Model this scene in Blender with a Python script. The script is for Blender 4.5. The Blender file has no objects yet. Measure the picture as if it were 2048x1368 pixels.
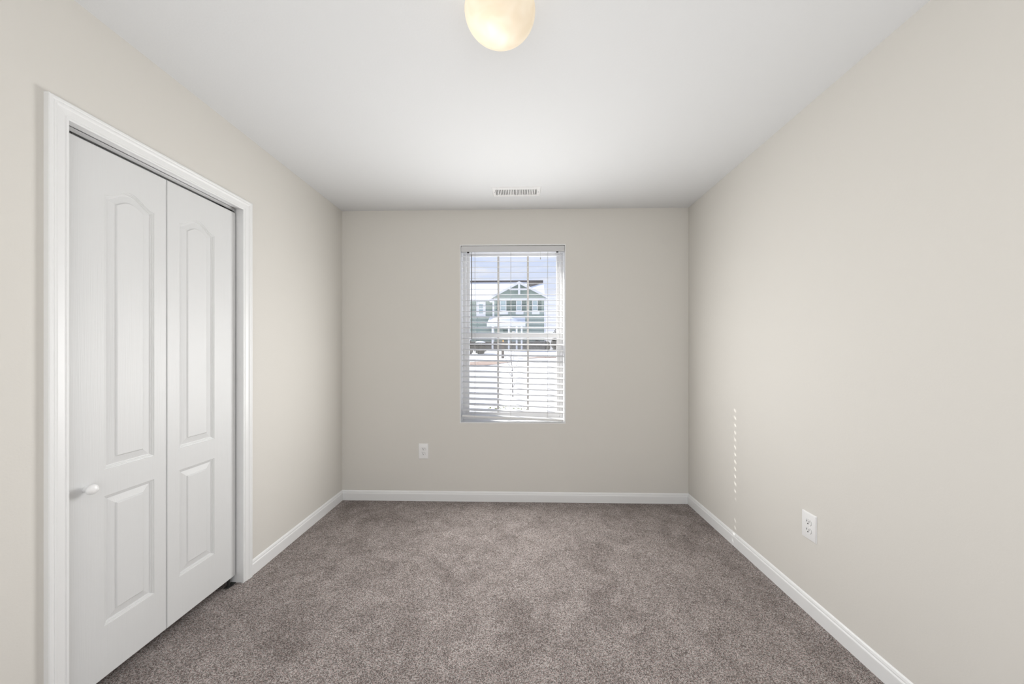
import bpy, bmesh, math, random
from mathutils import Vector, Matrix
R = math.radians
SC = bpy.context.scene
COL = SC.collection

# ------------------------------------------------------------------ camera, world, sun, large lights, exposure
F_PX, VPX, VPY, CAM_H = 683.0, 1041.0, 703.0, 1.253
cam_d = bpy.data.cameras.new('camera'); cam = bpy.data.objects.new('camera', cam_d); COL.objects.link(cam)
cam_d.sensor_width = 36.0; cam_d.lens = 36.0 * F_PX / 2048.0
cam_d.shift_y = (VPY - 684.0) / 2048.0
cam_d.clip_start = 0.02; cam_d.clip_end = 400
cam.location = (0, 0, CAM_H)
cam.rotation_euler = (R(90), 0, math.atan((VPX - 1024.0) / F_PX))
SC.camera = cam
SC.view_settings.view_transform = 'Standard'; SC.view_settings.look = 'None'
SC.view_settings.gamma = 1.0; SC.view_settings.use_curve_mapping = False
SC.view_settings.exposure = 0.0

def s2l(r, g, b):
    f = lambda c: (c/255/12.92) if c/255 <= .04045 else ((c/255+.055)/1.055)**2.4
    return (f(r), f(g), f(b), 1.0)

world = bpy.data.worlds.new('world'); SC.world = world; world.use_nodes = True
nt = world.node_tree; nt.nodes.clear()
wo = nt.nodes.new('ShaderNodeOutputWorld'); bg = nt.nodes.new('ShaderNodeBackground')
tc = nt.nodes.new('ShaderNodeTexCoord'); sx = nt.nodes.new('ShaderNodeSeparateXYZ'); cr = nt.nodes.new('ShaderNodeValToRGB')
nz = nt.nodes.new('ShaderNodeTexNoise'); nz.inputs['Scale'].default_value = 9; nz.inputs['Detail'].default_value = 5
mp = nt.nodes.new('ShaderNodeMapping'); mp.inputs['Scale'].default_value = (1, 1, 5)
cmix = nt.nodes.new('ShaderNodeMix'); cmix.data_type = 'RGBA'
cfac = nt.nodes.new('ShaderNodeMapRange'); cfac.inputs[1].default_value = .45; cfac.inputs[2].default_value = .75; cfac.inputs[4].default_value = .75
el = cr.color_ramp.elements
el[0].position = 0.0; el[0].color = s2l(240, 243, 252)
el[1].position = 1.0; el[1].color = s2l(120, 160, 235)
e = el.new(.14); e.color = s2l(226, 234, 253)
e = el.new(.36); e.color = s2l(200, 218, 252)
cmix.inputs[7].default_value = s2l(250, 250, 252)
nt.links.new(tc.outputs['Generated'], sx.inputs[0]); nt.links.new(sx.outputs['Z'], cr.inputs[0])
nt.links.new(tc.outputs['Generated'], mp.inputs[0]); nt.links.new(mp.outputs[0], nz.inputs['Vector'])
nt.links.new(nz.outputs[0], cfac.inputs[0]); nt.links.new(cfac.outputs[0], cmix.inputs[0])
nt.links.new(cr.outputs[0], cmix.inputs[6]); nt.links.new(cmix.outputs[2], bg.inputs[0])
bg.inputs[1].default_value = 1.0
nt.links.new(bg.outputs[0], wo.inputs[0])

def lamp(name, kind, loc, energy, color=(1, 1, 1), aim=None, size=None, size_y=None):
    d = bpy.data.lights.new(name, kind); d.energy = energy; d.color = color
    if kind == 'AREA':
        d.shape = 'RECTANGLE'; d.size = size; d.size_y = size_y or size
    o = bpy.data.objects.new(name, d); COL.objects.link(o); o.location = loc
    if aim: o.rotation_euler = Vector(aim).to_track_quat('-Z', 'Y').to_euler()
    return o
SUN_DIR = Vector((.869, -.495, -.727)).normalized()
sun = lamp('sun', 'SUN', (-10, 10, 12), 9.0, (1, .97, .92), SUN_DIR); sun.data.angle = R(.53)
# daylight entering by the window (diffused by the white blind), and an added unseen fill lamp behind the camera
lamp('window_daylight', 'AREA', (-.066, 2.842, 1.13), 31.0, (1, .995, .98), (0, -1, 0), .84, .92)
lamp('rear_fill', 'AREA', (.0, -.42, 1.25), 24.0, (1, .985, .965), (0, 1, 0), 2.4, 2.1)

# ------------------------------------------------------------------ helpers
class MB:
    """collects shapes and links them as ONE mesh object"""
    def __init__(s): s.bm = bmesh.new()
    def box(s, x0, x1, y0, y1, z0, z1, bev=0):
        b = bmesh.new(); v = bmesh.ops.create_cube(b, size=1)['verts']
        for q in v: q.co = Vector((x0 if q.co.x < 0 else x1, y0 if q.co.y < 0 else y1, z0 if q.co.z < 0 else z1))
        if bev: bmesh.ops.bevel(b, geom=b.edges[:], offset=bev, segments=2, affect='EDGES', profile=.5)
        s.join(b); return s
    def join(s, b, mat=None):
        if mat: bmesh.ops.transform(b, matrix=mat, verts=b.verts)
        me = bpy.data.meshes.new('tmp'); b.to_mesh(me); b.free(); s.bm.from_mesh(me); bpy.data.meshes.remove(me)
    def face(s, pts):
        return s.bm.faces.new([s.bm.verts.new(p) for p in pts])
    def prism(s, pts, off):
        """closed polygon pts (3D) extruded by vector off"""
        off = Vector(off); a = [s.bm.verts.new(p) for p in pts]; b = [s.bm.verts.new(Vector(p) + off) for p in pts]
        s.bm.faces.new(a); s.bm.faces.new(b[::-1]); n = len(a)
        for i in range(n): s.bm.faces.new((a[i], b[i], b[(i+1) % n], a[(i+1) % n]))
        return s
    def lathe(s, prof, seg=32, mat=None):
        """prof = [(r, z)...] about Z"""
        b = bmesh.new(); rings = []
        for r, z in prof:
            if r < 1e-6: rings.append([b.verts.new((0, 0, z))])
            else: rings.append([b.verts.new((r*math.cos(2*math.pi*k/seg), r*math.sin(2*math.pi*k/seg), z)) for k in range(seg)])
        for A, B in zip(rings, rings[1:]):
            for k in range(seg):
                k2 = (k+1) % seg
                if len(A) == 1 and len(B) == 1: continue
                if len(A) == 1: b.faces.new((A[0], B[k], B[k2]))
                elif len(B) == 1: b.faces.new((A[k], B[0], A[k2]))
                else: b.faces.new((A[k], B[k], B[k2], A[k2]))
        s.join(b, mat); return s
    def tube(s, pts, rad, seg=6):
        pts = [Vector(p) for p in pts]; rads = rad if isinstance(rad, (list, tuple)) else [rad]*len(pts)
        rings = []
        for i, p in enumerate(pts):
            t = (pts[min(i+1, len(pts)-1)] - pts[max(i-1, 0)]).normalized()
            u = t.cross(Vector((0, 1, .01)) if abs(t.y) < .9 else Vector((1, 0, 0))).normalized(); w = t.cross(u)
            rings.append([s.bm.verts.new(p + (u*math.cos(2*math.pi*k/seg) + w*math.sin(2*math.pi*k/seg))*rads[i]) for k in range(seg)])
        for A, B in zip(rings, rings[1:]):
            for k in range(seg): s.bm.faces.new((A[k], A[(k+1) % seg], B[(k+1) % seg], B[k]))
        s.bm.faces.new(rings[0][::-1]); s.bm.faces.new(rings[-1])
        return s
    def blob(s, c, r, sub=2, jit=.12, rnd=random, squash=(1, 1, 1)):
        b = bmesh.new(); bmesh.ops.create_icosphere(b, subdivisions=sub, radius=1)
        for v in b.verts: v.co = Vector([v.co[i]*r*squash[i]*(1+rnd.uniform(-jit, jit)) + c[i] for i in range(3)])
        s.join(b); return s
    def build(s, name, m, parent=None, smooth=None, recalc=True):
        if recalc: bmesh.ops.recalc_face_normals(s.bm, faces=s.bm.faces)
        me = bpy.data.meshes.new(name); s.bm.to_mesh(me); s.bm.free()
        for q in (m if isinstance(m, list) else [m]): me.materials.append(q)
        if smooth is not None:
            for p in me.polygons: p.use_smooth = True
            me.set_sharp_from_angle(angle=R(smooth))
        o = bpy.data.objects.new(name, me); COL.objects.link(o)
        if parent: o.parent = parent; o.matrix_parent_inverse = parent.matrix_world.inverted()
        return o

def tag(o, label, cat, group=None, kind=None):
    o['label'] = label; o['category'] = cat
    if group: o['group'] = group
    if kind: o['kind'] = kind
    return o
def empty(name, loc, label, cat, group=None, kind=None):
    o = bpy.data.objects.new(name, None); COL.objects.link(o); o.location = loc; o.empty_display_size = .1
    bpy.context.view_layer.update()
    return tag(o, label, cat, group, kind)

def mat(name, color, rough=.5, spec=.5, metal=0.0, bump=None):
    """bump = (scale, strength, distance)"""
    m = bpy.data.materials.new(name); m.use_nodes = True; t = m.node_tree; p = t.nodes['Principled BSDF']
    p.inputs['Base Color'].default_value = (*color[:3], 1); p.inputs['Roughness'].default_value = rough
    p.inputs['Specular IOR Level'].default_value = spec; p.inputs['Metallic'].default_value = metal
    if bump:
        c = t.nodes.new('ShaderNodeTexCoord'); mpn = t.nodes.new('ShaderNodeMapping'); n = t.nodes.new('ShaderNodeTexNoise'); b = t.nodes.new('ShaderNodeBump')
        sc = bump[0]; mpn.inputs['Scale'].default_value = sc if isinstance(sc, tuple) else (sc, sc, sc)
        n.inputs['Scale'].default_value = 1; n.inputs['Detail'].default_value = 3
        b.inputs['Strength'].default_value = bump[1]; b.inputs['Distance'].default_value = bump[2]
        t.links.new(c.outputs['Object'], mpn.inputs[0]); t.links.new(mpn.outputs[0], n.inputs['Vector'])
        t.links.new(n.outputs[0], b.inputs['Height']); t.links.new(b.outputs[0], p.inputs['Normal'])
    return m

M = {}
M['wall'] = mat('greige_paint', (.675, .655, .615), .75, .25, bump=(160, .12, .002))
M['ceiling'] = mat('ceiling_paint', (.745, .755, .765), .9, .1, bump=(120, .12, .002))
M['trim'] = mat('white_trim_paint', (.79, .795, .795), .38, .45)
M['door'] = mat('white_door_paint', (.69, .695, .695), .42, .4, bump=((300, 300, 6), .35, .0012))
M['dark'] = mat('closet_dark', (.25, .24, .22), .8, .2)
M['metal'] = mat('track_steel', (.62, .62, .62), .35, .5, 1.0)
M['black_metal'] = mat('dark_bracket', (.03, .03, .03), .5, .5)
M['plastic'] = mat('white_plastic', (.83, .83, .83), .3, .5)
M['slot'] = mat('dark_slot', (.03, .03, .03), .6, .3)
M['vinyl'] = mat('white_vinyl', (.80, .80, .80), .4, .5)
M['muntin'] = mat('grille_vinyl', (.62, .60, .57), .5, .4)
M['slat'] = mat('white_slat', (.76, .76, .755), .35, .45)
M['valance'] = mat('grey_white_headrail', (.60, .60, .605), .4, .45)
M['cord'] = mat('white_cord', (.55, .55, .55), .8, .2)
M['wand'] = mat('clear_grey_wand', (.18, .18, .18), .3, .5)
M['vent'] = mat('white_enamel', (.82, .82, .82), .4, .4)
M['snow'] = mat('snow', (.93, .935, .945), .7, .3, bump=(2.5, .25, .06))
M['siding'] = mat('grey_green_siding', s2l(146, 160, 151), .7, .3)
M['shutter'] = mat('dark_green_shutter', s2l(84, 106, 100), .6, .3)
M['hwhite'] = mat('house_white', (.8, .8, .8), .6, .3)
M['hpane'] = mat('house_pane', s2l(160, 180, 182), .15, .6)
M['shingle'] = mat('bare_shingle', s2l(88, 82, 76), .85, .2)
M['bark'] = mat('dark_bark', s2l(70, 55, 42), .9, .2)
M['twig'] = mat('sapling_bark', s2l(92, 84, 72), .9, .2)
M['dirt'] = mat('bare_earth', s2l(172, 150, 136), .95, .1, bump=(6, .5, .05))
M['evergreen'] = mat('dark_evergreen', s2l(52, 58, 48), .9, .2)
M['leaf'] = mat('yellow_green_leaf', s2l(130, 135, 45), .6, .3)
M['base_shade'] = mat('shaded_base_tone', s2l(66, 66, 64), .9, .2)

def carpet():
    m = bpy.data.materials.new('carpet'); m.use_nodes = True; t = m.node_tree; N = t.nodes.new; L = t.links.new; p = t.nodes['Principled BSDF']
    p.inputs['Roughness'].default_value = .95; p.inputs['Specular IOR Level'].default_value = .1
    c = N('ShaderNodeTexCoord')
    def noise(scale, detail, rough=.5, dist=0):
        n = N('ShaderNodeTexNoise'); n.inputs['Scale'].default_value = scale; n.inputs['Detail'].default_value = detail
        n.inputs['Roughness'].default_value = rough; n.inputs['Distortion'].default_value = dist
        L(c.outputs['Object'], n.inputs['Vector']); return n
    fine0 = noise(300, 2, .7); hue = noise(150, 1); mid = noise(8.5, 5, .65, 1.0)
    vo = N('ShaderNodeTexVoronoi'); vo.inputs['Scale'].default_value = 330; L(c.outputs['Object'], vo.inputs['Vector'])
    sp_ = N('ShaderNodeSeparateColor'); L(vo.outputs['Color'], sp_.inputs[0])
    fa = N('ShaderNodeMath'); fa.operation = 'MULTIPLY_ADD'; L(sp_.outputs[0], fa.inputs[0]); fa.inputs[1].default_value = .36
    fb_ = N('ShaderNodeMath'); fb_.operation = 'MULTIPLY_ADD'; L(fine0.outputs[0], fb_.inputs[0]); fb_.inputs[1].default_value = .50; fb_.inputs[2].default_value = .07
    L(fb_.outputs[0], fa.inputs[2]); fine = fa; big = noise(3.6, 6, .62, .9)
    r = N('ShaderNodeValToRGB'); L(fine.outputs[0], r.inputs[0]); E = r.color_ramp.elements
    E[0].position = .36; E[0].color = (.112, .101, .097, 1); E[1].position = .66; E[1].color = (.47, .443, .430, 1)
    e = E.new(.5); e.color = (.270, .248, .238, 1)
    hm = N('ShaderNodeMix'); hm.data_type = 'RGBA'; hm.blend_type = 'MULTIPLY'; hm.inputs[0].default_value = 1
    hr = N('ShaderNodeValToRGB'); L(hue.outputs[0], hr.inputs[0]); H = hr.color_ramp.elements
    H[0].position = .35; H[0].color = (1.0, .86, .84, 1); H[1].position = .6; H[1].color = (.97, .985, .97, 1)
    L(r.outputs[0], hm.inputs[6]); L(hr.outputs[0], hm.inputs[7])
    bm_ = N('ShaderNodeMix'); bm_.data_type = 'RGBA'; bm_.blend_type = 'MULTIPLY'; bm_.inputs[0].default_value = 1
    br = N('ShaderNodeValToRGB'); L(big.outputs[0], br.inputs[0]); B = br.color_ramp.elements
    B[0].position = .34; B[0].color = (.82, .81, .805, 1); B[1].position = .62; B[1].color = (1.10, 1.10, 1.10, 1)
    e = B.new(.46); e.color = (.98, .98, .98, 1)
    mm = N('ShaderNodeMix'); mm.data_type = 'RGBA'; mm.blend_type = 'MULTIPLY'; mm.inputs[0].default_value = 1
    ms = N('ShaderNodeValToRGB'); L(mid.outputs[0], ms.inputs[0]); ms.color_ramp.elements[0].position = .3; ms.color_ramp.elements[0].color = (.80, .79, .785, 1); ms.color_ramp.elements[1].position = .65; ms.color_ramp.elements[1].color = (1.10, 1.10, 1.10, 1)
    L(hm.outputs[2], mm.inputs[6]); L(ms.outputs[0], mm.inputs[7]); L(mm.outputs[2], bm_.inputs[6]); L(br.outputs[0], bm_.inputs[7]); L(bm_.outputs[2], p.inputs['Base Color'])
    b = N('ShaderNodeBump'); b.inputs['Strength'].default_value = .6; b.inputs['Distance'].default_value = .004
    L(fine.outputs[0], b.inputs['Height']); L(b.outputs[0], p.inputs['Normal'])
    return m
M['carpet'] = carpet()

def glass(name, opacity, tint=(1, 1, 1, 1), rough=0.0, gloss=True):
    m = bpy.data.materials.new(name); m.use_nodes = True; t = m.node_tree; t.nodes.clear()
    o = t.nodes.new('ShaderNodeOutputMaterial'); tr = t.nodes.new('ShaderNodeBsdfTransparent'); mx = t.nodes.new('ShaderNodeMixShader')
    g = t.nodes.new('ShaderNodeBsdfGlossy' if gloss else 'ShaderNodeBsdfDiffuse'); g.inputs['Color'].default_value = tint if gloss else (.05, .05, .05, 1)
    if gloss: g.inputs['Roughness'].default_value = rough
    mx.inputs[0].default_value = opacity
    t.links.new(tr.outputs[0], mx.inputs[1]); t.links.new(g.outputs[0], mx.inputs[2]); t.links.new(mx.outputs[0], o.inputs[0])
    return m
M['glass'] = glass('window_glass', .05)
M['screen'] = glass('insect_screen_mesh', .12, gloss=False)

def emit(name, color, strength):
    m = bpy.data.materials.new(name); m.use_nodes = True; t = m.node_tree; t.nodes.clear()
    o = t.nodes.new('ShaderNodeOutputMaterial'); e = t.nodes.new('ShaderNodeEmission')
    e.inputs[0].default_value = (*color, 1); e.inputs[1].default_value = strength; t.links.new(e.outputs[0], o.inputs[0]); return m
def shade_glass():
    m = bpy.data.materials.new('frosted_alabaster_glass'); m.use_nodes = True; t = m.node_tree; t.nodes.clear(); N = t.nodes.new; L = t.links.new
    o = N('ShaderNodeOutputMaterial'); tr = N('ShaderNodeBsdfTranslucent'); di = N('ShaderNodeBsdfDiffuse'); gl = N('ShaderNodeBsdfGlossy')
    m1 = N('ShaderNodeMixShader'); m2 = N('ShaderNodeMixShader'); m1.inputs[0].default_value = .45; m2.inputs[0].default_value = .03
    c = N('ShaderNodeTexCoord'); n = N('ShaderNodeTexNoise'); n.inputs['Scale'].default_value = 14; n.inputs['Detail'].default_value = 1; n.inputs['Distortion'].default_value = .8
    r = N('ShaderNodeValToRGB'); r.color_ramp.elements[0].position = .35; r.color_ramp.elements[0].color = (.84, .77, .66, 1)
    r.color_ramp.elements[1].position = .62; r.color_ramp.elements[1].color = (.92, .88, .81, 1)
    L(c.outputs['Object'], n.inputs['Vector']); L(n.outputs[0], r.inputs[0]); L(r.outputs[0], tr.inputs[0]); di.inputs[0].default_value = (.86, .80, .70, 1)
    gl.inputs['Roughness'].default_value = .35
    L(tr.outputs[0], m1.inputs[1]); L(di.outputs[0], m1.inputs[2]); L(m1.outputs[0], m2.inputs[1]); L(gl.outputs[0], m2.inputs[2]); L(m2.outputs[0], o.inputs[0])
    return m
M['shade'] = shade_glass()
M['bulb'] = emit('lit_bulb', (1, .91, .77), 6.5)
M['lantern'] = emit('lit_lantern', (1, .45, .12), 2.0)

# ------------------------------------------------------------------ room shell (metres)
XL, XR, YB, YF, ZC = -1.508, 1.384, 2.852, -.45, 2.44
DY0, DY1, DZ1 = 1.094, 1.815, 2.025            # closet opening (jamb faces)
WX0, WX1, WZ0, WZ1 = -.5072, .3744, .6538, 2.1461   # window opening
T = .115; TB = .225
def struct(o, label, cat): return tag(o, label, cat, kind='structure')

struct(MB().box(XL-.75, XR+T, YF-T, YB+TB, -.12, 0).build('floor', M['carpet']), 'brown-grey speckled cut-pile carpet floor', 'floor')
struct(MB().box(XL-.75, XR+T, YF-T, YB+TB, ZC, ZC+.15).build('ceiling', M['ceiling']), 'flat white painted ceiling', 'ceiling')
struct(MB().box(XR, XR+T, YF-T, YB+TB, 0, ZC).build('wall_right', M['wall']), 'plain greige painted right-hand wall with outlet', 'wall')
w = MB(); w.box(XL-T, XL, YF-T, DY0-.019, 0, ZC).box(XL-T, XL, DY1+.019, YB+TB, 0, ZC).box(XL-T, XL, DY0-.019, DY1+.019, DZ1+.019, ZC)
struct(w.build('wall_left', M['wall']), 'greige painted wall holding the closet door', 'wall')
w = MB(); w.box(XL, WX0, YB, YB+TB, 0, ZC).box(WX1, XR, YB, YB+TB, 0, ZC).box(WX0, WX1, YB, YB+TB, 0, WZ0).box(WX0, WX1, YB, YB+TB, WZ1, ZC)
struct(w.build('wall_back', M['wall']), 'greige painted far wall around the window', 'wall')
w = MB(); w.box(XL, -.40, YF-T, YF, 0, ZC).box(.50, XR, YF-T, YF, 0, ZC).box(-.40, .50, YF-T, YF, 2.07, ZC)
struct(w.build('wall_front', M['wall']), 'greige wall with the entrance doorway behind the viewpoint', 'wall')
w = MB(); w.box(XL-.75, XL-.70, .5, 2.5, 0, ZC).box(XL-.70, XL-T, .5, .55, 0, ZC).box(XL-.70, XL-T, 2.45, 2.5, 0, ZC)
struct(w.build('wall_closet', M['dark']), 'dim closet interior wall behind the bifold door', 'wall')

# baseboards: profile (t out of the wall, z)
BP = [(0, 0), (.012, 0), (.012, .055), (.0115, .060), (.008, .066), (.0085, .070), (.0055, .078), (.002, .082), (0, .083)]
def baseboard(runs):
    b = MB()
    for (x0, y0, x1, y1, nx, ny) in runs:
        pts = [(x0+nx*t_, y0+ny*t_, z) for t_, z in BP]
        b.prism(pts, (x1-x0, y1-y0, 0))
    return b
struct(baseboard([(XL, YF, XL, 1.041, 1, 0), (XL, 1.868, XL, YB, 1, 0)]).build('baseboard_left', M['trim']), 'white moulded baseboard beside the closet casing', 'baseboard')
struct(baseboard([(XR, YF, XR, YB, -1, 0)]).build('baseboard_right', M['trim']), 'white moulded baseboard along the right wall', 'baseboard')
struct(baseboard([(XL, YB, XR, YB, 0, -1)]).build('baseboard_back', M['trim']), 'white moulded baseboard under the window wall', 'baseboard')

# ------------------------------------------------------------------ closet door casing, jamb, bifold leaves, track
CP = [(0, 0), (0, .0085), (.002, .0100), (.007, .0100), (.0085, .0085), (.0105, .0085), (.0125, .0105), (.030, .0125), (.034, .0145), (.0365, .0165),
      (.040, .0165), (.0415, .0155), (.0435, .0155), (.046, .0172), (.052, .0172), (.055, .0155), (.055, 0)]
ci0, ci1, cz = DY0+.004, DY1-.004, DZ1-.004
def casing():
    b = MB(); rows = []
    for wv, h in CP:
        x = XL + h
        rows.append([b.bm.verts.new(p) for p in ((x, ci0-wv, 0), (x, ci0-wv, cz+wv), (x, ci1+wv, cz+wv), (x, ci1+wv, 0))])
    n = len(rows)
    for i in range(n):
        A, B = rows[i], rows[(i+1) % n]
        for k in range(3): b.bm.faces.new((A[k], A[k+1], B[k+1], B[k]))
    b.bm.faces.new([r_[0] for r_ in rows]); b.bm.faces.new([r_[3] for r_ in rows][::-1])
    return b
struct(casing().build('trim_1', M['trim']), 'white moulded casing around the closet door', 'door casing')
j = MB(); j.box(XL-T, XL, DY0-.019, DY0, 0, DZ1+.019).box(XL-T, XL, DY1, DY1+.019, 0, DZ1+.019).box(XL-T, XL, DY0, DY1, DZ1, DZ1+.019)
struct(j.build('trim_2', M['trim']), 'white flat jamb lining the closet opening', 'door jamb')

LX = -1.537; LT = .035                         # leaf front plane and thickness
PROF = [(0, 0), (.0015, -.0022), (.0042, -.0028), (.0055, -.0052), (.0085, -.0058), (.010, -.0085), (.0135, -.0095), (.0385, -.0050), (.0415, -.0012), (.043, -.0006)]
def contour(l, r, b, t, crest, i):
    """outline of a panel inset by i; crest = height of the arch in the middle"""
    N = 44; pts = [(l+i, b+i), (r-i, b+i)]
    c, hw = (l+r)/2, (r-l)/2
    if crest == 0: return pts + [(r-i, t-i), (l+i, t-i)]
    for k in range(N+1):
        y = (r-i) + ((l+i)-(r-i))*k/N; tt = (y-c)/hw
        pts.append((y, t - i + crest*(.5+.5*math.cos(math.pi*tt))))
    return pts
def leaf_mesh(y0, y1, z0, z1, panels):
    b = bmesh.new(); edges = []; e_ = .003
    def loop(pts, x):
        vs = [b.verts.new((x, p[0], p[1])) for p in pts]
        return vs
    out = loop([(y0+e_, z0+e_), (y1-e_, z0+e_), (y1-e_, z1-e_), (y0+e_, z1-e_)], LX)
    def edg(vs): return [b.edges.new((vs[k], vs[(k+1) % len(vs)])) for k in range(len(vs))]
    edges += edg(out); pl = []
    for P in panels:
        rings = [loop(contour(*P, i), LX + d) for i, d in PROF]
        edges += edg(rings[0]); pl.append(rings)
    bmesh.ops.triangle_fill(b, edges=edges, use_beauty=True)
    for rings in pl:
        for A, B in zip(rings, rings[1:]):
            n = len(A)
            for k in range(n): b.faces.new((A[k], A[(k+1) % n], B[(k+1) % n], B[k]))
        b.faces.new(rings[-1])
    prev = out
    for x, yz in ((LX-e_, 0), (LX-LT, 0)):
        nx = loop([(y0, z0), (y1, z0), (y1, z1), (y0, z1)], x)
        for k in range(4): b.faces.new((prev[k], prev[(k+1) % 4], nx[(k+1) % 4], nx[k]))
        prev = nx
    b.faces.new(prev)
    m = MB(); m.join(b); return m
door = empty('door_1', (LX, 1.45, .047), 'white two-leaf bifold closet door with arched panels', 'door', kind='structure')
LZ0, LZ1 = .047, 2.0
pz = lambda l, r: [(l, r, .237, .7175, 0), (l, r, .815, 1.832, .043)]
la = leaf_mesh(1.099, 1.4462, LZ0, LZ1, pz(1.2235, 1.396)).build('door_leaf', M['door'], door, smooth=8)
lb = leaf_mesh(1.4484, 1.8055, LZ0, LZ1, pz(1.5012, 1.6775)).build('door_leaf', M['door'], door, smooth=8)
kp = [(0, .0), (.0098, .0), (.0098, .003), (.0080, .006), (.0080, .0140), (.0110, .0160), (.0150, .0180), (.0172, .0212), (.0177, .0245), (.0166, .0288), (.0130, .0325), (.0075, .0350), (0, .0358)]
MB().lathe(kp, 32, Matrix.Translation((LX, 1.1690, .7655)) @ Matrix.Rotation(R(90), 4, 'Y')).build('knob', M['plastic'], la, smooth=50)
for z in (.30, 1.02, 1.76):
    MB().tube([(LX-LT-.004, 1.4473, z-.035), (LX-LT-.004, 1.4473, z+.035)], .004, 8).box(LX-LT-.002, LX-LT, 1.415, 1.48, z-.035, z+.035).build('hinge', M['metal'], door)
t_ = MB(); t_.box(-1.5665, -1.5645, DY0+.002, DY1-.012, 2.008, DZ1).box(-1.5425, -1.5405, DY0+.002, DY1-.012, 2.008, DZ1).box(-1.5665, -1.5405, DY0+.002, DY1-.012, DZ1-.002, DZ1)
tr = t_.build('track', M['metal'], door)
MB().box(-1.560, -1.546, 1.745, 1.790, 2.0, 2.020).lathe([(0, -.02), (.004, -.02), (.004, .008), (0, .008)], 12, Matrix.Translation((-1.553, 1.768, 2.01))).build('track_guide', M['black_metal'], door)
MB().box(-1.560, -1.546, 1.103, 1.140, 2.0, 2.020).build('pivot_bracket', M['black_metal'], door)
MB().box(LX-.030, LX-.004, 1.765, 1.812, .001, .004).box(LX-.022, LX-.012, 1.775, 1.785, .004, LZ0).build('floor_bracket', M['black_metal'], door)

# ------------------------------------------------------------------ window: reveal, frame, sashes
win = empty('window_1', (-.066, 2.95, WZ0), 'white vinyl single-hung window in a deep white reveal', 'window', kind='structure')
rv = MB(); ry0, ry1 = YB-.0015, YB+TB-.005; k = .006
rv.box(WX0-.001, WX0+k, ry0, ry1, WZ0-.001, WZ1+.001).box(WX1-k, WX1+.001, ry0, ry1, WZ0-.001, WZ1+.001).box(WX0+k, WX1-k, ry0, ry1, WZ1-k, WZ1+.001).box(WX0+k, WX1-k, ry0, ry1, WZ0-.001, WZ0+k)
rv.build('reveal', M['trim'], win)
fx0, fx1, fz0, fz1 = WX0+k, WX1-k, WZ0+k, WZ1-k
def rect_frame(b, x0, x1, z0, z1, y0, y1, wl, wr, wb, wt):
    b.box(x0, x0+wl, y0, y1, z0, z1).box(x1-wr, x1, y0, y1, z0, z1).box(x0+wl, x1-wr, y0, y1, z0, z0+wb).box(x0+wl, x1-wr, y0, y1, z1-wt, z1); return b
rect_frame(MB(), fx0, fx1, fz0, fz1, 2.980, 3.055, .024, .024, .02, .022).build('window_frame', M['vinyl'], win)
sx0, sx1 = fx0+.024, fx1-.024
up = rect_frame(MB(), sx0, sx1, 1.375, fz1-.022, 3.023, 3.049, .027, .027, .034, .02).build('upper_sash', M['vinyl'], win)
lo = rect_frame(MB(), sx0, sx1, fz0+.02, 1.412, 2.990, 3.020, .027, .027, .04, .036).build('lower_sash', M['vinyl'], win)
gx0, gx1 = sx0+.027, sx1-.027
for s_, y, z0, z1 in ((up, 3.036, 1.409, fz1-.042), (lo, 3.005, fz0+.06, 1.376)):
    MB().box(gx0, gx1, y-.002, y+.002, z0, z1).build('pane', M['glass'], s_)
    mu = MB()
    for xm in (-.1970, .0655): mu.box(xm-.009, xm+.009, y-.006, y-.0025, z0, z1)
    mu.build('muntin', M['muntin'], s_)
MB().box(gx0, gx1, 3.051, 3.052, fz0+.05, 1.40).build('insect_screen', M['screen'], win)
MB().box(-.10, -.03, 3.007, 3.025, 1.412, 1.42, .003).box(-.075, -.05, 3.0, 3.02, 1.42, 1.43, .003).build('sash_lock', M['vinyl'], lo)

# ------------------------------------------------------------------ blind
blind = empty('window_blind', (-.066, 2.885, WZ0+.02), 'white two-inch slatted blind hanging inside the window reveal', 'blind')
bx0, bx1, BY = -.497, .3645, 2.890
b = MB(); b.box(bx0, bx1, BY-.030, BY+.026, 2.093, WZ1-k-.001, .002).build('headrail', M['slat'], blind)
MB().box(bx0-.001, bx1+.001, BY-.0375, BY-.031, 2.0875, 2.1345, .0015).build('valance', M['valance'], blind)
LAD = (-.3763, -.0722, .2393)
N_SL, PITCH, Z_TOP, TILT = 29, .04680, 2.0610, 13.5
def slat_bm(rnd):
    """flat slat about its own centre with three route holes; +Y is the outdoor edge"""
    b = bmesh.new(); hw, th = .0252, .0012; cx = (bx0+bx1)/2; tops = []
    loops = [[(bx0+.003, -hw), (bx1-.003, -hw), (bx1-.003, hw), (bx0+.003, hw)]]
    for lx in LAD: hs = 1 if lx > .1 else .28; loops.append([(lx-(0 if hs == 1 else .0072)+hs*.0095*math.cos(a), (0 if hs == 1 else .0040)+hs*.0080*math.sin(a)) for a in [2*math.pi*q/12 for q in range(12)]])
    for z in (-th, th):
        E = []; LV = []
        for lp in loops:
            vs = [b.verts.new((p[0]-cx, p[1], z + .0012*(1-(p[1]/hw)**2))) for p in lp]; LV.append(vs)
            E += [b.edges.new((vs[k], vs[(k+1) % len(vs)])) for k in range(len(vs))]
        bmesh.ops.triangle_fill(b, edges=E, use_beauty=True); tops.append(LV)
    for A, B in zip(*tops):
        for k in range(len(A)): b.faces.new((A[k], A[(k+1) % len(A)], B[(k+1) % len(A)], B[k]))
    return b, cx
rnd = random.Random(4)
sl = MB()
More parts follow.
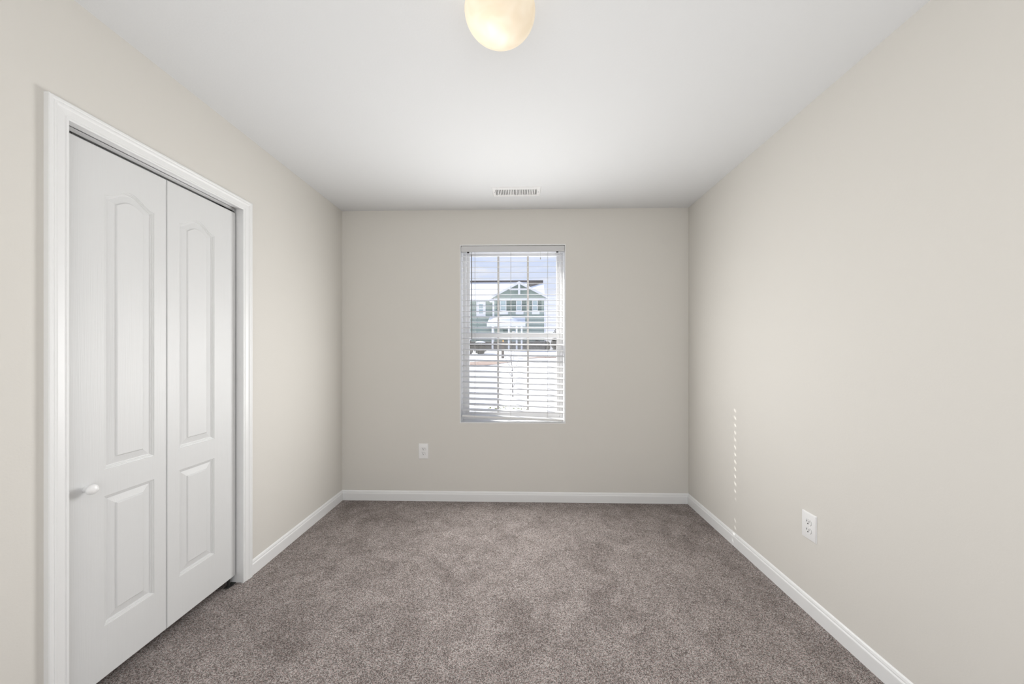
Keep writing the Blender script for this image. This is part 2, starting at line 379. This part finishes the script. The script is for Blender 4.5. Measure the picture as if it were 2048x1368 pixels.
for i in range(N_SL):
    z = Z_TOP - PITCH*i; u = max(0, (i-9)/(N_SL-9))
    sb, cx = slat_bm(rnd)
    m_ = Matrix.Translation((cx, BY, z)) @ Matrix.Rotation(R(1.7)*u**1.2 + R(rnd.uniform(-.12, .12)), 4, 'Y') @ Matrix.Rotation(R(TILT + rnd.uniform(-1.2, 1.2)), 4, 'X')
    sl.join(sb, m_)
sl.build('slats', M['slat'], blind)
zb = Z_TOP - PITCH*(N_SL-1) - .056
br = bmesh.new(); bmesh.ops.create_cube(br, size=1)
for v in br.verts: v.co = Vector((v.co.x*(bx1-bx0-.006), v.co.y*.050, v.co.z*.014))
bmesh.ops.bevel(br, geom=br.edges[:], offset=.003, segments=2, affect='EDGES', profile=.5)
q = MB(); q.join(br, Matrix.Translation(((bx0+bx1)/2, BY, zb)) @ Matrix.Rotation(R(2.4), 4, 'Y') @ Matrix.Rotation(R(8), 4, 'X')); q.build('bottom_rail', M['slat'], blind, smooth=40)
for lx in LAD:
    c_ = MB()
    for yy in (-.0262, .0262): c_.tube([(lx-.0115, BY+yy, zb+.004), (lx-.0115, BY+yy, 2.093)], .0007, 5)
    c_.tube([(lx-.0072, BY+.0040, zb), (lx-.0072, BY+.0040, 2.093)], .0006, 5)
    for i in range(N_SL):
        z = Z_TOP-PITCH*i-.004; c_.tube([(lx-.0115, BY-.0255, z-.006), (lx-.0115, BY+.0255, z+.006)], .0005, 4)
    c_.build('ladder_cord', M['cord'], blind)
wd = MB(); wd.tube([(-.4085, BY-.034, 2.086), (-.4100, BY-.040, 2.074), (-.4105, BY-.040, 2.062)], .0018, 6)
wd.tube([(-.4105, BY-.040, 2.064), (-.4080, BY-.040, 1.37), (-.4079, BY-.040, 1.352)], [.0038, .0038, .0030], 6); wd.build('tilt_wand', M['wand'], blind)
lc = MB()
lc.tube([(.1665, BY-.039, 2.088), (.1660, BY-.039, 2.035)], .0011, 5).lathe([(0, .012), (.002, .011), (.0038, 0), (.0038, -.006), (0, -.007)], 10, Matrix.Translation((.166, BY-.039, 2.027))); lc.build('lift_cord', M['cord'], blind)
for x in (bx0+.058, bx1-.058):
    MB().box(x-.009, x+.009, BY-.0385, BY-.034, 2.0765, 2.0885, .001).build('valance_clip', M['black_metal'], blind)

# ------------------------------------------------------------------ outlets
def outlet(loc, rotz, label):
    r = empty('wall_outlet', (0, 0, 0), label, 'power outlet', 'duplex outlets on the walls')
    W, H_, D = .0415, .0645, .0062
    b = bmesh.new(); bmesh.ops.create_cube(b, size=1)                 # plate lies in XZ, front towards -Y
    for v in b.verts:
        f = .0035 if v.co.y < 0 else 0
        v.co = Vector(((W-f)*(1 if v.co.x > 0 else -1), -D if v.co.y < 0 else 0, (H_-f)*(1 if v.co.z > 0 else -1)))
    bmesh.ops.bevel(b, geom=[e for e in b.edges if all(v.co.y < -.001 for v in e.verts)], offset=.0016, segments=2, affect='EDGES', profile=.5)
    p = MB(); p.join(b); p.build('cover_plate', M['plastic'], r, smooth=40)
    for cz_ in (.0195, -.0195):
        f = MB(); pts = []
        for k in range(40):
            a = 2*math.pi*k/40; pts.append((.0172*math.cos(a), -D+.0005, cz_ + max(-.0125, min(.0125, .0172*math.sin(a)))))
        ring = MB(); ro = [(p_[0]*1.03, p_[1], cz_+(p_[2]-cz_)*1.03) for p_ in pts]; ring.prism(ro, (0, -.0008, 0))
        rc = f.prism(pts, (0, -.0024, 0)).build('receptacle', M['plastic'], r)
        ring.build('receptacle_gap', M['slot'], rc)
        s_ = MB(); y0, y1 = -D-.0026, -D-.0012
        s_.box(-.0078, -.0054, y0, y1, cz_+.0008, cz_+.0092).box(.0054, .0074, y0, y1, cz_+.0015, cz_+.0085)
        gp = [(.0030*math.cos(a), y0, cz_-.0062+.0030*math.sin(a)) for a in [math.pi*q/8 for q in range(0, 9)]] 
        gp = [(.0030*math.cos(2*math.pi*q/14), y0, cz_-.0062+.0030*math.sin(2*math.pi*q/14)) for q in range(14)]
        s_.prism(gp, (0, y1-y0, 0)).build('contact_slots', M['slot'], rc)
    MB().lathe([(0, .0011), (.0022, .0010), (.0028, 0), (0, 0)], 14, Matrix.Translation((0, -D, 0)) @ Matrix.Rotation(R(90), 4, 'X')).build('screw', M['plastic'], r, smooth=40)
    r.location = loc; r.rotation_euler = (0, 0, rotz)
    return r
outlet((-.8153, YB, .4153), 0, 'white duplex outlet low on the window wall')
outlet((XR, 1.670, .4160), R(-90), 'white duplex outlet low on the long bare right wall')

# ------------------------------------------------------------------ ceiling register
vent = empty('air_vent', (-.0305, 2.53, ZC), 'white metal slotted air register on the ceiling near the window', 'air vent')
vx0, vx1, vy0, vy1, vz = -.2095, .1485, 2.457, 2.603, ZC
b = bmesh.new()
ang = .006
hx0, hx1, hy0, hy1 = vx0+.034, vx1-.034, vy0+.034, vy1-.030; mid = (hx0+hx1)/2; mg = .008
lv = []
E = []
def lp(pts, z):
    vs = [b.verts.new((p[0], p[1], z)) for p in pts]; return vs
def ed(vs): return [b.edges.new((vs[k], vs[(k+1) % len(vs)])) for k in range(len(vs))]
rect = lambda x0, x1, y0, y1: [(x0, y0), (x1, y0), (x1, y1), (x0, y1)]
o0 = lp(rect(vx0, vx1, vy0, vy1), vz); o1 = lp(rect(vx0+.005, vx1-.005, vy0+.005, vy1-.005), vz-.007)
h1 = lp(rect(hx0, mid-mg, hy0, hy1), vz-.007); h2 = lp(rect(mid+mg, hx1, hy0, hy1), vz-.007)
bmesh.ops.triangle_fill(b, edges=ed(o1)+ed(h1)+ed(h2), use_beauty=True)
for A, B in ((o0, o1),):
    for k in range(4): b.faces.new((A[k], A[(k+1) % 4], B[(k+1) % 4], B[k]))
for h in (h1, h2):
    g = [b.verts.new(v.co + Vector((0, 0, .0065))) for v in h]
    for k in range(4): b.faces.new((h[k], h[(k+1) % 4], g[(k+1) % 4], g[k]))
p = MB(); p.join(b); p.build('faceplate', M['vent'], vent)
MB().box(hx0-.004, hx1+.004, hy0-.004, hy1+.004, vz-.0012, vz-.0004).build('duct_backing', M['slot'], vent)
for x0, x1, sg in ((hx0, mid-mg, 1), (mid+mg, hx1, -1)):
    l_ = MB()
    for i in range(12):
        x = x0 + (x1-x0)*(i)/11
        l_.prism([(x-.0037, hy0-.001, vz-.0070), (x+.0037, hy0-.001, vz-.0070), (x+.0037-sg*.002, hy0-.001, vz-.0020), (x-.0037-sg*.002, hy0-.001, vz-.0020)], (0, hy1-hy0+.002, 0))
    l_.build('louvres', M['vent'], vent)
for x in (vx0+.017, vx1-.017):
    MB().lathe([(0, -.0018), (.003, -.0015), (.004, 0), (0, 0)], 12, Matrix.Translation((x, 2.530, vz-.007))).build('screw', M['metal'], vent, smooth=40)
MB().box(vx0+.0255, vx0+.0285, 2.49, 2.56, vz-.0078, vz-.0068).box(vx0+.0245, vx0+.0295, 2.500, 2.508, vz-.0125, vz-.007).build('damper_lever', M['metal'], vent)

# ------------------------------------------------------------------ ceiling light
lx, ly = -.066, 1.10
cl = empty('ceiling_light', (lx, ly, ZC), 'lit frosted mushroom-glass flush light on the ceiling', 'ceiling light')
MB().lathe([(0, 0), (.070, 0), (.072, -.006), (.068, -.018), (.060, -.024), (.045, -.026), (0, -.026)], 40, Matrix.Translation((lx, ly, ZC))).build('canopy', M['plastic'], cl, smooth=40)
prof = [(.050, -.022), (.054, -.030), (.068, -.040), (.086, -.053)]
for k in range(0, 25):
    a = R(35) - R(125)*k/24
    prof.append((.1135*math.cos(a), -.095 + .074*math.sin(a)))
prof[-1] = (0, prof[-1][1])
MB().lathe(prof, 64, Matrix.Translation((lx, ly, ZC))).build('glass_shade', M['shade'], cl, smooth=80)
bp = [(0, -.064), (.010, -.062), (.022, -.052), (.027, -.036), (.022, -.020), (.013, -.004), (.012, .012), (0, .012)]
MB().lathe(bp, 24, Matrix.Translation((lx-.026, ly-.006, ZC-.078))).build('bulb', M['bulb'], cl, smooth=60)
MB().lathe([(0, 0), (.015, 0), (.015, .042), (0, .042)], 20, Matrix.Translation((lx-.026, ly-.006, ZC-.067))).build('socket', M['plastic'], cl)

# ------------------------------------------------------------------ outdoors
def ground_z(x, y):
    P = [(2, -.50), (8, -.45), (12, -.33), (16, .12), (20, .62), (24, .86), (30, 1.12), (36, 1.34), (50, 1.5), (90, 1.2), (160, 1.0)]
    for (a, za), (c, zc) in zip(P, P[1:]):
        if y <= c: return za + (zc-za)*(y-a)/(c-a) + .06*math.sin(x*.5+y*.3)*min(1, max(0, (y-9)/10))
    return 1.0
g = MB(); ys = [YB+TB+.0, 3.6, 4.5, 6, 8, 10, 12, 14, 16, 18, 19, 20, 21, 22, 23, 24, 26, 28, 30, 33, 36, 40, 45, 50, 70, 90, 160]; xs = [-90, -50, -30, -20] + [-15+1.25*i for i in range(25)] + [20, 30, 50, 90]
V = [[g.bm.verts.new((x, y, ground_z(x, y))) for x in xs] for y in ys]
for i in range(len(ys)-1):
    for k in range(len(xs)-1): g.bm.faces.new((V[i][k], V[i][k+1], V[i+1][k+1], V[i+1][k]))
struct(g.build('ground', M['snow'], smooth=60), 'bright snow-covered yard rising to the house opposite', 'snow')
ew = MB(); ew.box(-7, WX0-.02, YB+TB, YB+TB+.02, -.55, 2.75).box(WX1+.02, 7, YB+TB, YB+TB+.02, -.55, 2.75).box(WX0-.02, WX1+.02, YB+TB, YB+TB+.02, -.55, WZ0-.02).box(WX0-.02, WX1+.02, YB+TB, YB+TB+.02, WZ1+.02, 2.75)
ew.box(-7, 7, YB+TB, 3.42, 2.62, 2.78)
struct(ew.build('wall_exterior', M['hwhite']), 'white outside wall face and eave above the window', 'wall')

def dirt(x0, x1, yfun, name_label):
    d = MB(); n = 24; A = []; B = []
    for i in range(n+1):
        x = x0 + (x1-x0)*i/n; c, w_ = yfun(i/n)
        for L_, y in ((A, c-w_), (B, c+w_)): L_.append(d.bm.verts.new((x, y, ground_z(x, y)+.03)))
    bot = []
    for L_ in (A, B): bot.append([d.bm.verts.new(v.co - Vector((0, 0, .06))) for v in L_])
    for i in range(n):
        d.bm.faces.new((A[i], A[i+1], B[i+1], B[i])); d.bm.faces.new((bot[0][i], bot[1][i], bot[1][i+1], bot[0][i+1]))
        d.bm.faces.new((A[i], bot[0][i], bot[0][i+1], A[i+1])); d.bm.faces.new((B[i], B[i+1], bot[1][i+1], bot[1][i]))
    d.bm.faces.new((A[0], B[0], bot[1][0], bot[0][0])); d.bm.faces.new((A[-1], bot[0][-1], bot[1][-1], B[-1]))
    return struct(d.build('ground_patch', M['dirt']), name_label, 'bare ground')
dirt(-4.4, .1, lambda t: (19.2+1.6*t, .15+.75*math.sin(math.pi*min(1, t*1.15+.02))**.6 if t < .86 else .12), 'long tan bare strip in the snow behind the sapling')
dirt(.55, 3.2, lambda t: (22.5+1.3*t, .20+.95*t), 'short tan bare strip in the snow right of the sapling')

# house across the street
house = empty('house', (-2.5, 40, 1.3), 'grey-green two-storey house with snowy gabled roof beyond the yard', 'house')
def hp(b, name, m, parent=None): return b.build(name, m, parent or house)
hp(MB().box(-10, 2.75, 39, 46, .9, 7.15), 'main_wall', M['siding'])
gw = MB(); gw.prism([(-3.0, 38, .9), (2.73, 38, .9), (2.73, 38, 7.35), (-.15, 38, 8.80), (-3.0, 38, 7.35)], (0, 1.2, 0)); hp(gw, 'gable_wall', M['siding'])
mr = MB(); mr.prism([(-10.4, 38.55, 6.95), (-10.4, 42.3, 9.66), (-10.4, 46.4, 6.95), (-10.4, 46.4, 7.15), (-10.4, 42.3, 9.90), (-10.4, 38.55, 7.20)], (13.2, 0, 0)); hp(mr, 'main_roof', M['snow'])
hp(MB().box(-10.4, 2.78, 42.15, 42.45, 9.78, 10.02), 'ridge_cap', M['shingle'])
sh = MB(); sh.prism([(1.05, 41.0, 9.00), (2.75, 41.9, 9.65), (2.75, 42.2, 9.88), (.75, 42.2, 9.88), (.95, 41.3, 9.22)], (0, -.02, .06)); hp(sh, 'bare_shingles', M['shingle'])
def slope(x0, z0, x1, z1, y0, y1, th): return MB().prism([(x0, y0, z0), (x1, y0, z1), (x1, y0, z1+th), (x0, y0, z0+th)], (0, y1-y0, 0))
hp(slope(-3.35, 7.18, -.15, 8.85, 37.62, 41.5, .16), 'gable_roof', M['snow']); hp(slope(-.15, 8.85, 3.05, 7.18, 37.62, 41.5, .16), 'gable_roof', M['snow'])
hp(slope(-3.4, 7.02, -.15, 8.72, 37.55, 37.63, .26), 'rake_board', M['hwhite']); hp(slope(-.15, 8.72, 3.1, 7.02, 37.55, 37.63, .26), 'rake_board', M['hwhite'])
hp(MB().box(-.27, -.03, 37.58, 37.7, 7.55, 8.80).box(-1.2, .9, 37.6, 37.7, 8.02, 8.2), 'gable_truss', M['hwhite'])
hp(MB().box(-3.0, 2.73, 37.93, 38.0, 7.0, 7.16), 'frieze_board', M['hwhite'])
for x in (-3.42, 2.78): hp(MB().box(x, x+.35, 37.62, 38, 6.72, 7.0), 'eave_bracket', M['hwhite'])
for x0, x1 in ((-3.12, -2.92), (2.62, 2.80)): hp(MB().box(x0, x1, 37.94, 38.4, .9, 7.1), 'corner_board', M['hwhite'])
def hwin(x0, x1, z0, z1, y, fr=.07):
    f = rect_frame(MB(), x0, x1, z0, z1, y-.08, y, fr, fr, fr, fr); f.box(x0+fr, x1-fr, y-.07, y, (z0+z1)/2-.05, (z0+z1)/2+.05)
    o = hp(f, 'window', M['hwhite']); hp(MB().box(x0+fr, x1-fr, y-.04, y-.01, z0+fr, z1-fr), 'pane', M['hpane'], o); return o
def shut(x0, x1, z0=5.80, z1=6.92):
    b = MB(); b.box(x0, x1, 37.93, 38, z0, z1)
    for i in range(8): b.box(x0+.05, x1-.05, 37.90, 37.94, z0+.06+i*(z1-z0-.1)/8, z0+.06+(i+.6)*(z1-z0-.1)/8)
    hp(b, 'shutter', M['shutter'])
for x0, x1, s0, s1 in ((-2.28, -1.58, (-2.66, -2.30), (-1.56, -1.05)), (-.48, .13, (-.93, -.52), (.18, .62)), (1.31, 1.90, (1.02, 1.27), (1.95, 2.33))):
    hwin(x0, x1, 5.78, 6.95, 38); shut(*s0); shut(*s1)
    hp(MB().box(x0-.05, x1+.2, 37.72, 38, 5.36, 5.66, .02), 'flower_box', M['hwhite'])
hwin(-5.05, -3.98, 5.30, 6.95, 39, .30)
# porch
pr = MB(); pr.prism([(-3.45, 35.4, 4.22), (-3.45, 38.0, 5.05), (-3.45, 38.0, 4.2), (-3.45, 35.4, 4.0)], (3.95, 0, 0)); hp(pr, 'porch_roof', M['snow'])
sn = bmesh.new(); bmesh.ops.create_uvsphere(sn, u_segments=24, v_segments=12, radius=1); q = MB(); q.join(sn, Matrix.Translation((-1.75, 36.7, 4.45)) @ Matrix.Diagonal((1.55, 1.2, .52, 1))); q.build('snow_drift', M['snow'], house, smooth=60)
hp(MB().box(-3.5, .52, 35.3, 35.42, 3.86, 4.26), 'porch_fascia', M['hwhite'])
for x in (-2.92, -1.22, -.40, .12): hp(MB().box(x-.09, x+.09, 35.5, 35.68, 1.3, 3.9), 'porch_column', M['hwhite'])
hp(MB().box(-1.95, -1.30, 37.9, 38, 1.5, 3.7, .01), 'front_door', M['shutter'])
hp(MB().box(-.95, -.45, 37.9, 38, 1.9, 3.6, .01), 'porch_window', M['hpane'])
hp(MB().box(-3.0, 2.73, 37.9, 38.0, .9, 2.35), 'shaded_base', M['base_shade'])  # dark base band; shade on the lower siding put into its colour
hp(MB().box(-10, -3.0, 38.9, 39.0, .9, 2.35), 'shaded_base', M['base_shade'])
ln = hp(MB().box(-1.98, -1.86, 37.7, 37.82, 2.28, 2.50, .02), 'porch_lantern', M['lantern'])

# sapling in the near yard
sap = empty('sapling', (-.26, 12, -.33), 'thin leafless sapling standing in the snowy front yard', 'young tree')
def sp(pts): return [(-.0 + (900+x/6.84-1041)/56.9 - .02*0, 12 + dy, 1.253 - (660+y/6.84-703)/56.9) for x, y, dy in pts]
MB().tube(sp([(860, 925, 0), (858, 820, 0), (855, 740, 0), (848, 600, .02), (850, 500, .03), (838, 400, .05), (842, 300, .02), (836, 180, 0)]), [.024, .020, .018, .015, .012, .009, .006, .004], 7).build('trunk', M['twig'], sap)
for pts in ([(850, 640, 0), (810, 595, .1), (775, 525, .2), (755, 505, .25)], [(850, 505, 0), (800, 470, -.1), (770, 400, -.2), (750, 305, -.25)], [(858, 790, 0), (900, 710, -.1), (940, 655, -.15), (972, 580, -.2)],
            [(842, 450, 0), (868, 400, .1), (880, 300, .15), (890, 220, .2)], [(840, 420, 0), (815, 350, .1), (790, 260, .1), (782, 190, .15)], [(850, 560, 0), (900, 500, .2), (930, 420, .3), (950, 350, .3)], [(815, 600, 0), (790, 600, -.1), (765, 560, -.2)]):
    n = len(pts); MB().tube(sp(pts), [.009-.006*i/(n-1) for i in range(n)], 5).build('branch', M['twig'], sap)

# post and shrubs
post = empty('wooden_post', (-1.2, 23, .75), 'dark brown post standing in the snow before the porch', 'post')
MB().box(-1.28, -1.10, 22.92, 23.1, .70, 1.75, .02).build('shaft', M['bark'], post)
MB().box(-1.30, -1.08, 22.75, 23.2, 1.72, 1.90, .06).build('post_head', M['bark'], post)

def leaf_cloud(n, c, r, size, rnd, squash=(1, 1, 1), shell=.5):
    b = MB()
    for i in range(n):
        while True:
            p = Vector((rnd.uniform(-1, 1), rnd.uniform(-1, 1), rnd.uniform(-1, 1)))
            if shell < p.length < 1: break
        p = Vector([c[k]+p[k]*r*squash[k] for k in range(3)])
        u = Vector((rnd.gauss(0, 1), rnd.gauss(0, 1), rnd.gauss(0, .6))).normalized(); w_ = u.orthogonal().normalized(); s_ = size*rnd.uniform(.7, 1.3)
        nn = u.cross(w_)*s_*.12
        b.face([p-u*s_, p+w_*s_*.45+nn, p+u*s_, p-w_*s_*.45+nn])
    return b
def shrub(x, y, r, h, label, seed, snow=True, cat='shrub', lm='evergreen', n=900):
    z = ground_z(x, y); o = empty('shrub', (x, y, z), label, cat, 'shrubs across the street'); q = random.Random(seed)
    leaf_cloud(n, (x, y, z+h*.5), 1, .09, q, (r, r*.8, h*.55), .3).build('foliage', M[lm], o, recalc=False)
    MB().tube([(x, y, z-.05), (x, y, z+h*.6)], .05, 6).build('stem', M['bark'], o)
    if snow: MB().blob((x, y, z+h*1.0), 1, 3, .05, q, (r*.75, r*.6, h*.10)).build('snow_cap', M['snow'], o, smooth=60)
shrub(-4.4, 27, .75, 1.25, 'dark snow-capped bush left of the porch, in the near row', 1)
shrub(-3.3, 28, .55, .95, 'lower dark snow-capped bush closest left of the brown post', 2)
for i, (x, y, r, h, lab) in enumerate(((.75, 36.6, .45, 1.05, 'dark round bush first right of the porch'), (1.75, 36.6, .45, 1.1, 'dark round bush at the house wall, middle of three'),
        (2.75, 36.6, .45, 1.0, 'dark round bush at the right corner of the house'), (3.85, 37.8, .5, 1.35, 'dark brown bush beyond the right corner of the house'))):
    shrub(x, y, r, h, lab, 10+i, False)
tz = ground_z(5.1, 47); far = empty('evergreen_tree', (5.1, 47, tz), 'small dark evergreen in the distance right of the house', 'tree')
q = random.Random(7); fb = leaf_cloud(700, (5.1, 47, tz+1.6), 1, .13, q, (.75, .7, 1.4), .1); fb.build('foliage', M['evergreen'], far, recalc=False)
MB().tube([(5.1, 47, tz-.1), (5.1, 47, tz+2.2)], [.12, .05], 7).build('trunk', M['bark'], far)

# yellow-green shrub just below the window
q = random.Random(21); gz = ground_z(-.17, 5)
ns = empty('shrub', (-.17, 5, gz), 'snowed-in yellow-green shrub just outside below the window', 'shrub')
fo = MB()
for i in range(260):
    x = q.uniform(-.46, .12); z = .315 + q.random()**1.6*.155; y = 5 + q.uniform(-.16, .16); p = Vector((x, y, z))
    u = Vector((q.gauss(0, 1), q.gauss(0, .5), q.gauss(0, .7))).normalized(); w_ = u.orthogonal().normalized(); s_ = q.uniform(.010, .019)
    if z > .40 and q.random() < .55: continue
    fo.face([p-u*s_, p+w_*s_*.5+u.cross(w_)*.002, p+u*s_, p-w_*s_*.5+u.cross(w_)*.002])
fo.build('foliage', M['leaf'], ns, recalc=False)
st = MB()
for i in range(16):
    x = q.uniform(-.42, .08); y = 5+q.uniform(-.12, .12)
    st.tube([(-.17+(x+.17)*.4, 5, gz-.03), (x, y, .2), (x+q.uniform(-.03, .03), y, q.uniform(.36, .45))], [.006, .004, .002], 5)
st.build('stems', M['twig'], ns)
MB().blob((-.17, 5.0, .10), 1, 4, .03, q, (.38, .24, .26)).build('snow_cover', M['snow'], ns, smooth=60)
